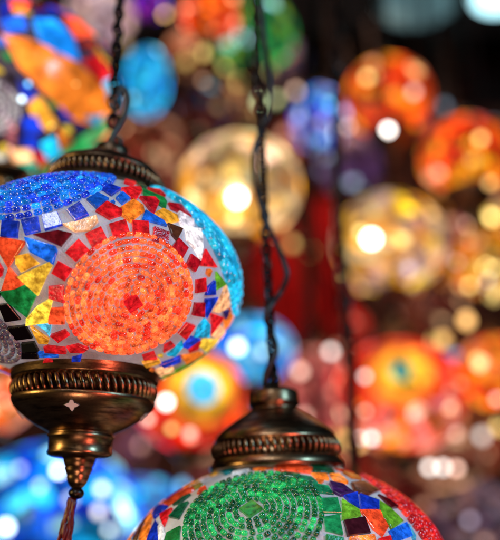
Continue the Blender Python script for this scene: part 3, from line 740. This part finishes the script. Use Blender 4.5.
far(0, 402, 32, 1.2, 'peach orange lantern at the left edge behind the brass bowl', [PEA, ORG, ORR, (.95,.5,.3)], .9, grout=(.9,.4,.2,.6), bulbs=((6, 452, 5.5, WB, 3),))
far(52, 520, 88, 1.5, 'big blue lantern glowing in the lower left corner behind the tassel', [ROY, CYA, (.01,.25,.85), SKY, BLU, DBL, (.01,.12,.55), (.5,.8,.9), CYA, (.05,.6,.9), (.02,.45,.85)], 1.0, sq=.85, count=260, grout=(.1,.35,.6,.4), caps='tb', csize=.6, bulbs=((58, 472, 5, CB, 7), (7, 527, 7, CB, 5), (45, 500, 9, CYA, 1.6), (40, 487, 5, CB, 1.6), (101, 490, 6, WB, 2.4), (98, 512, 6, WB, 2), (70, 500, 6, CB, 1.2), (20, 470, 5, CB, 1.5), (108, 530, 5, CB, 2)))
far(142, 515, 42, 1.8, 'smaller blue lantern right of the tassel near the lower edge', [CYA, SKY, (.02,.3,.7), (.1,.2,.5)], .9, grout=(.1,.35,.5,.35), bulbs=((135, 500, 6, CB, 1.6), (120, 478, 5, CB, 1.6)))
far(443, 458, 42, 1.6, 'beige and amber lantern low at the right, under the coral one', [(.5,.25,.15), (.25,.10,.06), (.6,.4,.28), BRN], .6, sq=.75, grout=(.4,.2,.15,.35), bulbs=((430, 467, 5, WB, 3.6), (443, 467, 5, WB, 3.6), (456, 468, 5, PB, 3.4), (418, 445, 5, AB, 1.8), (455, 435, 6, PB, 1.6), (436, 387, 5, WB, 1.8)))
far(474, 515, 38, 1.9, 'dim grey lilac lantern in the lower right corner', [(.18,.14,.2), (.28,.2,.24), (.1,.06,.08), (.25,.12,.1)], .65, grout=(.2,.15,.18,.35), bulbs=((470, 520, 5, (.7, .6, .8), 1.2),))
far(395, 490, 44, 2.1, 'dark crimson lantern right behind the red beaded shoulder', [MAR, (.25,.01,.012), (.1,.005,.01), BRN], .7, grout=(.12,.02,.02,.3))
far(222, 468, 40, 2.0, 'dim brown lantern hidden low behind the cap of the green medallion lantern', [BRN, (.25,.06,.03), (.1,.03,.02)], .6, grout=(.15,.05,.03,.3))
far(150, 150, 36, 2.2, 'dim copper lantern above the shoulder of the large one', [(.35,.09,.05), BRN, (.3,.05,.04), (.25,.12,.06)], .7, grout=(.25,.1,.06,.35))
far(228, 118, 30, 2.6, 'olive and brown lantern far behind the green one', [(.25,.2,.05), BRN, (.4,.25,.08), (.1,.14,.04)], .6, grout=(.25,.17,.08,.35))
far(482, 450, 26, 2.2, 'rust red lantern low by the right edge', [(.3,.06,.04), (.4,.15,.08), BRN], .6, grout=(.3,.1,.06,.3))
far(122, 452, 30, 2.1, 'dull mauve lantern between the brass bowl and the red eye lantern', [(.25,.12,.2), (.2,.08,.1), BRN], .55, grout=(.2,.1,.12,.3))

# more lamps deep in the shop
far(190, 52, 24, 2.6, 'small dark amber lantern seen between the red orange one and the turquoise one', [(.2,.08,.02), BRN, (.2,.07,.02), (.1,.05,.03)], .5, grout=(.25,.12,.05,.4))
far(286, 60, 22, 2.9, 'small dusky blue lantern in the dark gap right of the green one', [(.02,.06,.12), (.05,.04,.1), BRN], .6, grout=(.05,.05,.08,.3))
far(296, 142, 22, 2.8, 'small rusty lantern right of the cream one with the white hotspot', [(.35,.05,.02), BRN, (.2,.04,.08)], .8, grout=(.2,.06,.04,.4))
far(330, 300, 26, 3.0, 'small deep red lantern low before the brighter red cloth', [(.5,.01,.01), MAR, (.3,.02,.01)], .9, grout=(.3,.02,.02,.4))
far(432, 120, 20, 2.9, 'small dark teal lantern between the two round orange ones', [(.02,.07,.09), (.05,.03,.05), (.1,.04,.03)], .6, grout=(.05,.06,.07,.3))
far(280, 282, 20, 2.9, 'small maroon lantern behind the bend of the winding cord', [(.45,.01,.02), MAR], .7, grout=(.25,.02,.02,.4))
far(432, 300, 30, 2.7, 'golden brown lantern between the cream and the coral ones', [(.5,.2,.04), BRN, (.7,.35,.08), MAR], .6, grout=(.35,.15,.05,.4))
far(345, 330, 24, 2.6, 'rosy lantern above the pale pink one', [(.5,.06,.04), (.4,.1,.08), RED], .6, grout=(.5,.15,.1,.4))
far(470, 410, 30, 2.3, 'orange brown lantern under the orange one at the right edge', [(.6,.15,.05), (.7,.3,.12), MAR, BRN], .65, grout=(.4,.15,.08,.4))
far(345, 448, 30, 2.4, 'wine red lantern right of the brass cap above the green medallion', [(.35,.02,.03), (.15,.01,.02), (.5,.1,.06)], .7, grout=(.25,.04,.04,.4))
far(178, 190, 24, 2.4, 'dark russet lantern left of the large cream one', [(.3,.06,.03), BRN, (.12,.03,.03)], .7, grout=(.2,.06,.04,.4))
def spark_string(lab, a, b, d, sag, n, cols, e):  # strings of glowing points added for blurred light dots at the back
    A = at(*a, d); B = at(*b, d); pts = []
    for i in range(41):
        t = i/40; p = A.lerp(B, t); p.z -= sag*4*t*(1-t); p.y += .12*math.sin(t*9); pts.append(p - A)
    t_ = thing('spark_string', lab, 'added lights', A, 'added strings of small sparks at the back')
    bm = bmesh.new(); tube(bm, [tuple(p) for p in pts], .003, 6); link('wire', bm, M_CORD, t_, smooth=True)
    for i in range(n):
        t = (i+.5+random.uniform(-.3, .3))/n; p = pts[int(t*40)]
        bm = bmesh.new(); lathe(bm, [(.003, .004), (.007, .002), (.007, -.012), (.005, -.014)], 10); sk = link('socket', bm, M_CORD, t_, smooth=True); sk.location = p
        bm = bmesh.new(); lathe(bm, smooth_prof([(.0005, -.038), (.008, -.034), (.0115, -.026), (.009, -.017), (.005, -.012)], 2), 12)
        bu = link('hotspot', bm, hotspot_mat(random.choice(cols), e*random.choice((.35, .6, 1, 1.5))), sk, smooth=True)
spark_string('added string of warm sparks low at the right, behind the coral lantern', (300, 395), (520, 405), 2.05, .10, 15, (WB, PB, YB, AB), 3.2)
spark_string('added string of amber sparks hanging down the right side', (520, 215), (440, 320), 1.62, .05, 9, (YB, AB, WB), 3.0)
spark_string('added string of golden sparks across the middle behind the cream lanterns', (150, 120), (480, 330), 2.5, .12, 13, (AB, PB, YB), 1.3)
spark_string('added string of icy sparks across the top behind the blue and white lantern', (285, 70), (520, 95), 2.4, .08, 10, ((.3, .5, .7), (.4, .4, .5), CB), .7)
spark_string('added string of sparks along the bottom behind the blue lanterns', (-20, 455), (240, 450), 1.95, .08, 12, (CB, WB, (.2, .6, 1)), 2.6)
spark_string('added string of sparks at the top behind the green lantern', (120, 30), (290, 70), 2.2, .06, 9, (AB, YB, (.5, .9, .5)), 1.6)

# blurred chains hanging in the middle distance
for (x0, x1, d, lab) in ((336, 353, .80, 'blurred black chain right of the winding cord, nearer of the two'), (311, 316, 1.25, 'fainter blurred black chain before the red cloths, the farther of the two')):
    p = at(x1, 520, d)
    t = thing('hanging_chain', lab, 'chain', p, 'bare chains hanging in the middle distance', (0, 0, 0))
    link('chain_links', chain_mesh(0, CEIL-p.z, pitch=.0150, w=.0052, wire=.0026, seg=6, wob=.0034), M_DARK, t)
    bm = bmesh.new(); tube(bm, smooth_prof([(0, 0, .004), (0, 0, -.006), (.006, 0, -.014), (0, 0, -.022), (-.006, 0, -.016)], 5), .0018, 7)
    link('hook', bm, M_DARK, t, smooth=True)

# small lights added in front of the orange lanterns to give the sparks
for x, y, d, lab, c, e in ((388, 130, 1.5, 'added bright white spark hanging just below the round orange lantern', WB, 12), (490, 183, 1.45, 'added small amber spark hanging below the right hand orange lantern', AB, 3)):
    p = at(x, y, d); t = thing('spark_light', lab, 'added light', p, 'added sparks on cords')
    bm = bmesh.new(); bmesh.ops.create_uvsphere(bm, u_segments=16, v_segments=10, radius=.0065); link('spark_sphere', bm, hotspot_mat(c, e), t, smooth=True)
    bm = bmesh.new(); lathe(bm, [(.003, .005), (.0045, .007), (.0045, .018), (.002, .021)], 12); link('socket', bm, M_CORD, t, smooth=True)
    bm = bmesh.new(); tube(bm, [(0, 0, .02), (0, 0, CEIL-p.z)], .0012, 6); link('power_cord', bm, M_CORD, t, smooth=True)

# red cloths
def cloth(px0, px1, py0, py1, d, lab):
    a = at(px0, py1, d); b = at(px1, py0, d)
    w = b.x-a.x; h = b.z-a.z; bm = bmesh.new(); nx, nz = 60, 14
    g = []
    for k in range(nz+1):
        row = []
        for i in range(nx+1):
            u = i/nx; v = k/nz
            y = .03*math.sin(u*26)*(1-.3*v) + .012*math.sin(u*61+v*3)
            row.append(bm.verts.new((u*w - w/2 + .01*math.sin(v*5), y, v*h)))
        g.append(row)
    for k in range(nz):
        for i in range(nx): bm.faces.new((g[k][i], g[k][i+1], g[k+1][i+1], g[k+1][i]))
    bmesh.ops.solidify(bm, geom=bm.faces[:], thickness=.004)
    o = link('hanging_cloth', bm, M_RED, None, smooth=True)
    o.location = (a.x + w/2, a.y, a.z); o['label'] = lab; o['category'] = 'cloth'; o['group'] = 'red cloths hanging at the back'
cloth(318, 346, 175, 345, 2.5, 'brighter red pleated cloth hanging left of the cream lantern')
cloth(246, 304, 205, 350, 2.7, 'wider dark red pleated cloth hanging behind the winding cord')

# pale glass lamps under the ceiling, top right
def shade(px, py, rpx, d, lab, c, e):
    p = at(px, py, d); r = rpx*d/F
    t = thing('ceiling_lamp', lab, 'lamp', p, 'pale ceiling lamps')
    bm = bmesh.new(); lathe(bm, smooth_prof([(.002, -.32*r), (.45*r, -.28*r), (.85*r, -.12*r), (r, .05*r), (.8*r, .22*r), (.4*r, .34*r)], 3), 40)
    link('glass_shade', bm, plain('frosted glass', c, .4, e, c), t, smooth=True)
    bm = bmesh.new(); lathe(bm, [(.42*r, .32*r), (.44*r, .40*r), (.2*r, .5*r), (.06*r, .6*r), (.05*r, CEIL-p.z)], 24)
    link('stem', bm, M_DARK, t, smooth=True)
shade(418, 2, 42, 2.6, 'dull teal grey glass ceiling lamp near the top right', (.10, .20, .22), .75)
shade(502, -4, 30, 2.3, 'brilliant icy blue ceiling lamp in the top right corner', (.45, .85, .95), 3.0)

# the dark room behind
def box(name, x0, x1, y0, y1, z0, z1, mat, kind='structure', label=None, cat=None, group=None):
    bm = bmesh.new(); bmesh.ops.create_cube(bm, size=1)
    for v in bm.verts: v.co = Vector(((v.co.x)*(x1-x0), (v.co.y)*(y1-y0), (v.co.z)*(z1-z0)))
    bmesh.ops.bevel(bm, geom=bm.edges[:], offset=.004, segments=2, affect='EDGES')
    o = link(name, bm, mat); o.location = ((x0+x1)/2, (y0+y1)/2, (z0+z1)/2)
    if kind: o['kind'] = kind
    if label: o['label'] = label; o['category'] = cat
    if group: o['group'] = group
    return o
box('back_wall', -3.2, 3.2, 3.9, 4.0, 0, CEIL, M_WALL)
box('ceiling', -3.2, 3.2, -.6, 3.9, CEIL, CEIL+.08, M_CEIL)
for i, (y, lab) in enumerate(((1.6, 'nearest dark ceiling beam'), (2.4, 'middle dark ceiling beam'), (3.2, 'farthest dark ceiling beam'))):
    box('ceiling_beam', -3.1, 3.1, y, y+.12, CEIL-.14, CEIL-.002, M_DARK, None, lab, 'beam', 'ceiling beams')

# ---------------------------------------------------------------- light
w = bpy.data.worlds.new('World'); S.world = w; w.use_nodes = True
w.node_tree.nodes['Background'].inputs[0].default_value = (.35, .45, .6, 1); w.node_tree.nodes['Background'].inputs[1].default_value = .02
def area(loc, tgt, e, c, sx, sy=None):  # added unseen lights for fill and coloured streaks on the brass
    ld = bpy.data.lights.new('lamp', 'AREA'); ld.energy = e; ld.color = c; ld.size = sx
    if sy: ld.shape = 'RECTANGLE'; ld.size_y = sy
    o = bpy.data.objects.new('lamp', ld); COL.objects.link(o); o.location = loc
    o.rotation_euler = (Vector(tgt)-Vector(loc)).to_track_quat('-Z', 'Y').to_euler()
tg = tuple(at(160, 330, .5))
area((-.25, -.15, CAMZ+.75), tg, 2.4, (.9, .95, 1), .16)
area((.55, .12, CAMZ+.35), tg, 3.2, (.25, .65, 1), .07, .25)
area((-.75, .25, CAMZ+.20), tg, 3.4, (1, .72, .25), .08, .3)
area((.30, .05, CAMZ-.10), tg, 1.6, (1, .22, .16), .06, .2)
area((-.1, .02, CAMZ-.35), tg, .8, (1, .55, .35), .12)
for k in range(7):          # small point lights added around the viewer so the beads sparkle
    ld = bpy.data.lights.new('spark', 'POINT'); ld.energy = .5; ld.shadow_soft_size = .012; ld.color = random.choice(((1, .9, .75), (.8, .95, 1), (1, .8, .6)))
    o = bpy.data.objects.new('spark', ld); COL.objects.link(o); o.location = (random.uniform(-.8, .9), random.uniform(-.5, .1), CAMZ + random.uniform(.1, 1.0))
# added area light that brightens the far wall and cloths
ld = bpy.data.lights.new('wall fill', 'AREA'); ld.energy = 12; ld.size = .8; ld.color = (1, .55, .38)
o = bpy.data.objects.new('wall_fill', ld); COL.objects.link(o); o.location = (.1, 2.15, CAMZ+1.5); o.rotation_euler = (R(58), 0, 0)

S.view_settings.view_transform = 'Standard'; S.view_settings.look = 'None'; S.view_settings.gamma = 1; S.view_settings.exposure = 0
S.render.engine = 'CYCLES'
S.cycles.use_denoising = True
try: S.cycles.denoiser = 'OPENIMAGEDENOISE'
except Exception: pass
S.cycles.max_bounces = 5; S.cycles.diffuse_bounces = 2; S.cycles.glossy_bounces = 3
S.cycles.sample_clamp_indirect = 3; S.cycles.sample_clamp_direct = 0
S.cycles.use_adaptive_sampling = False
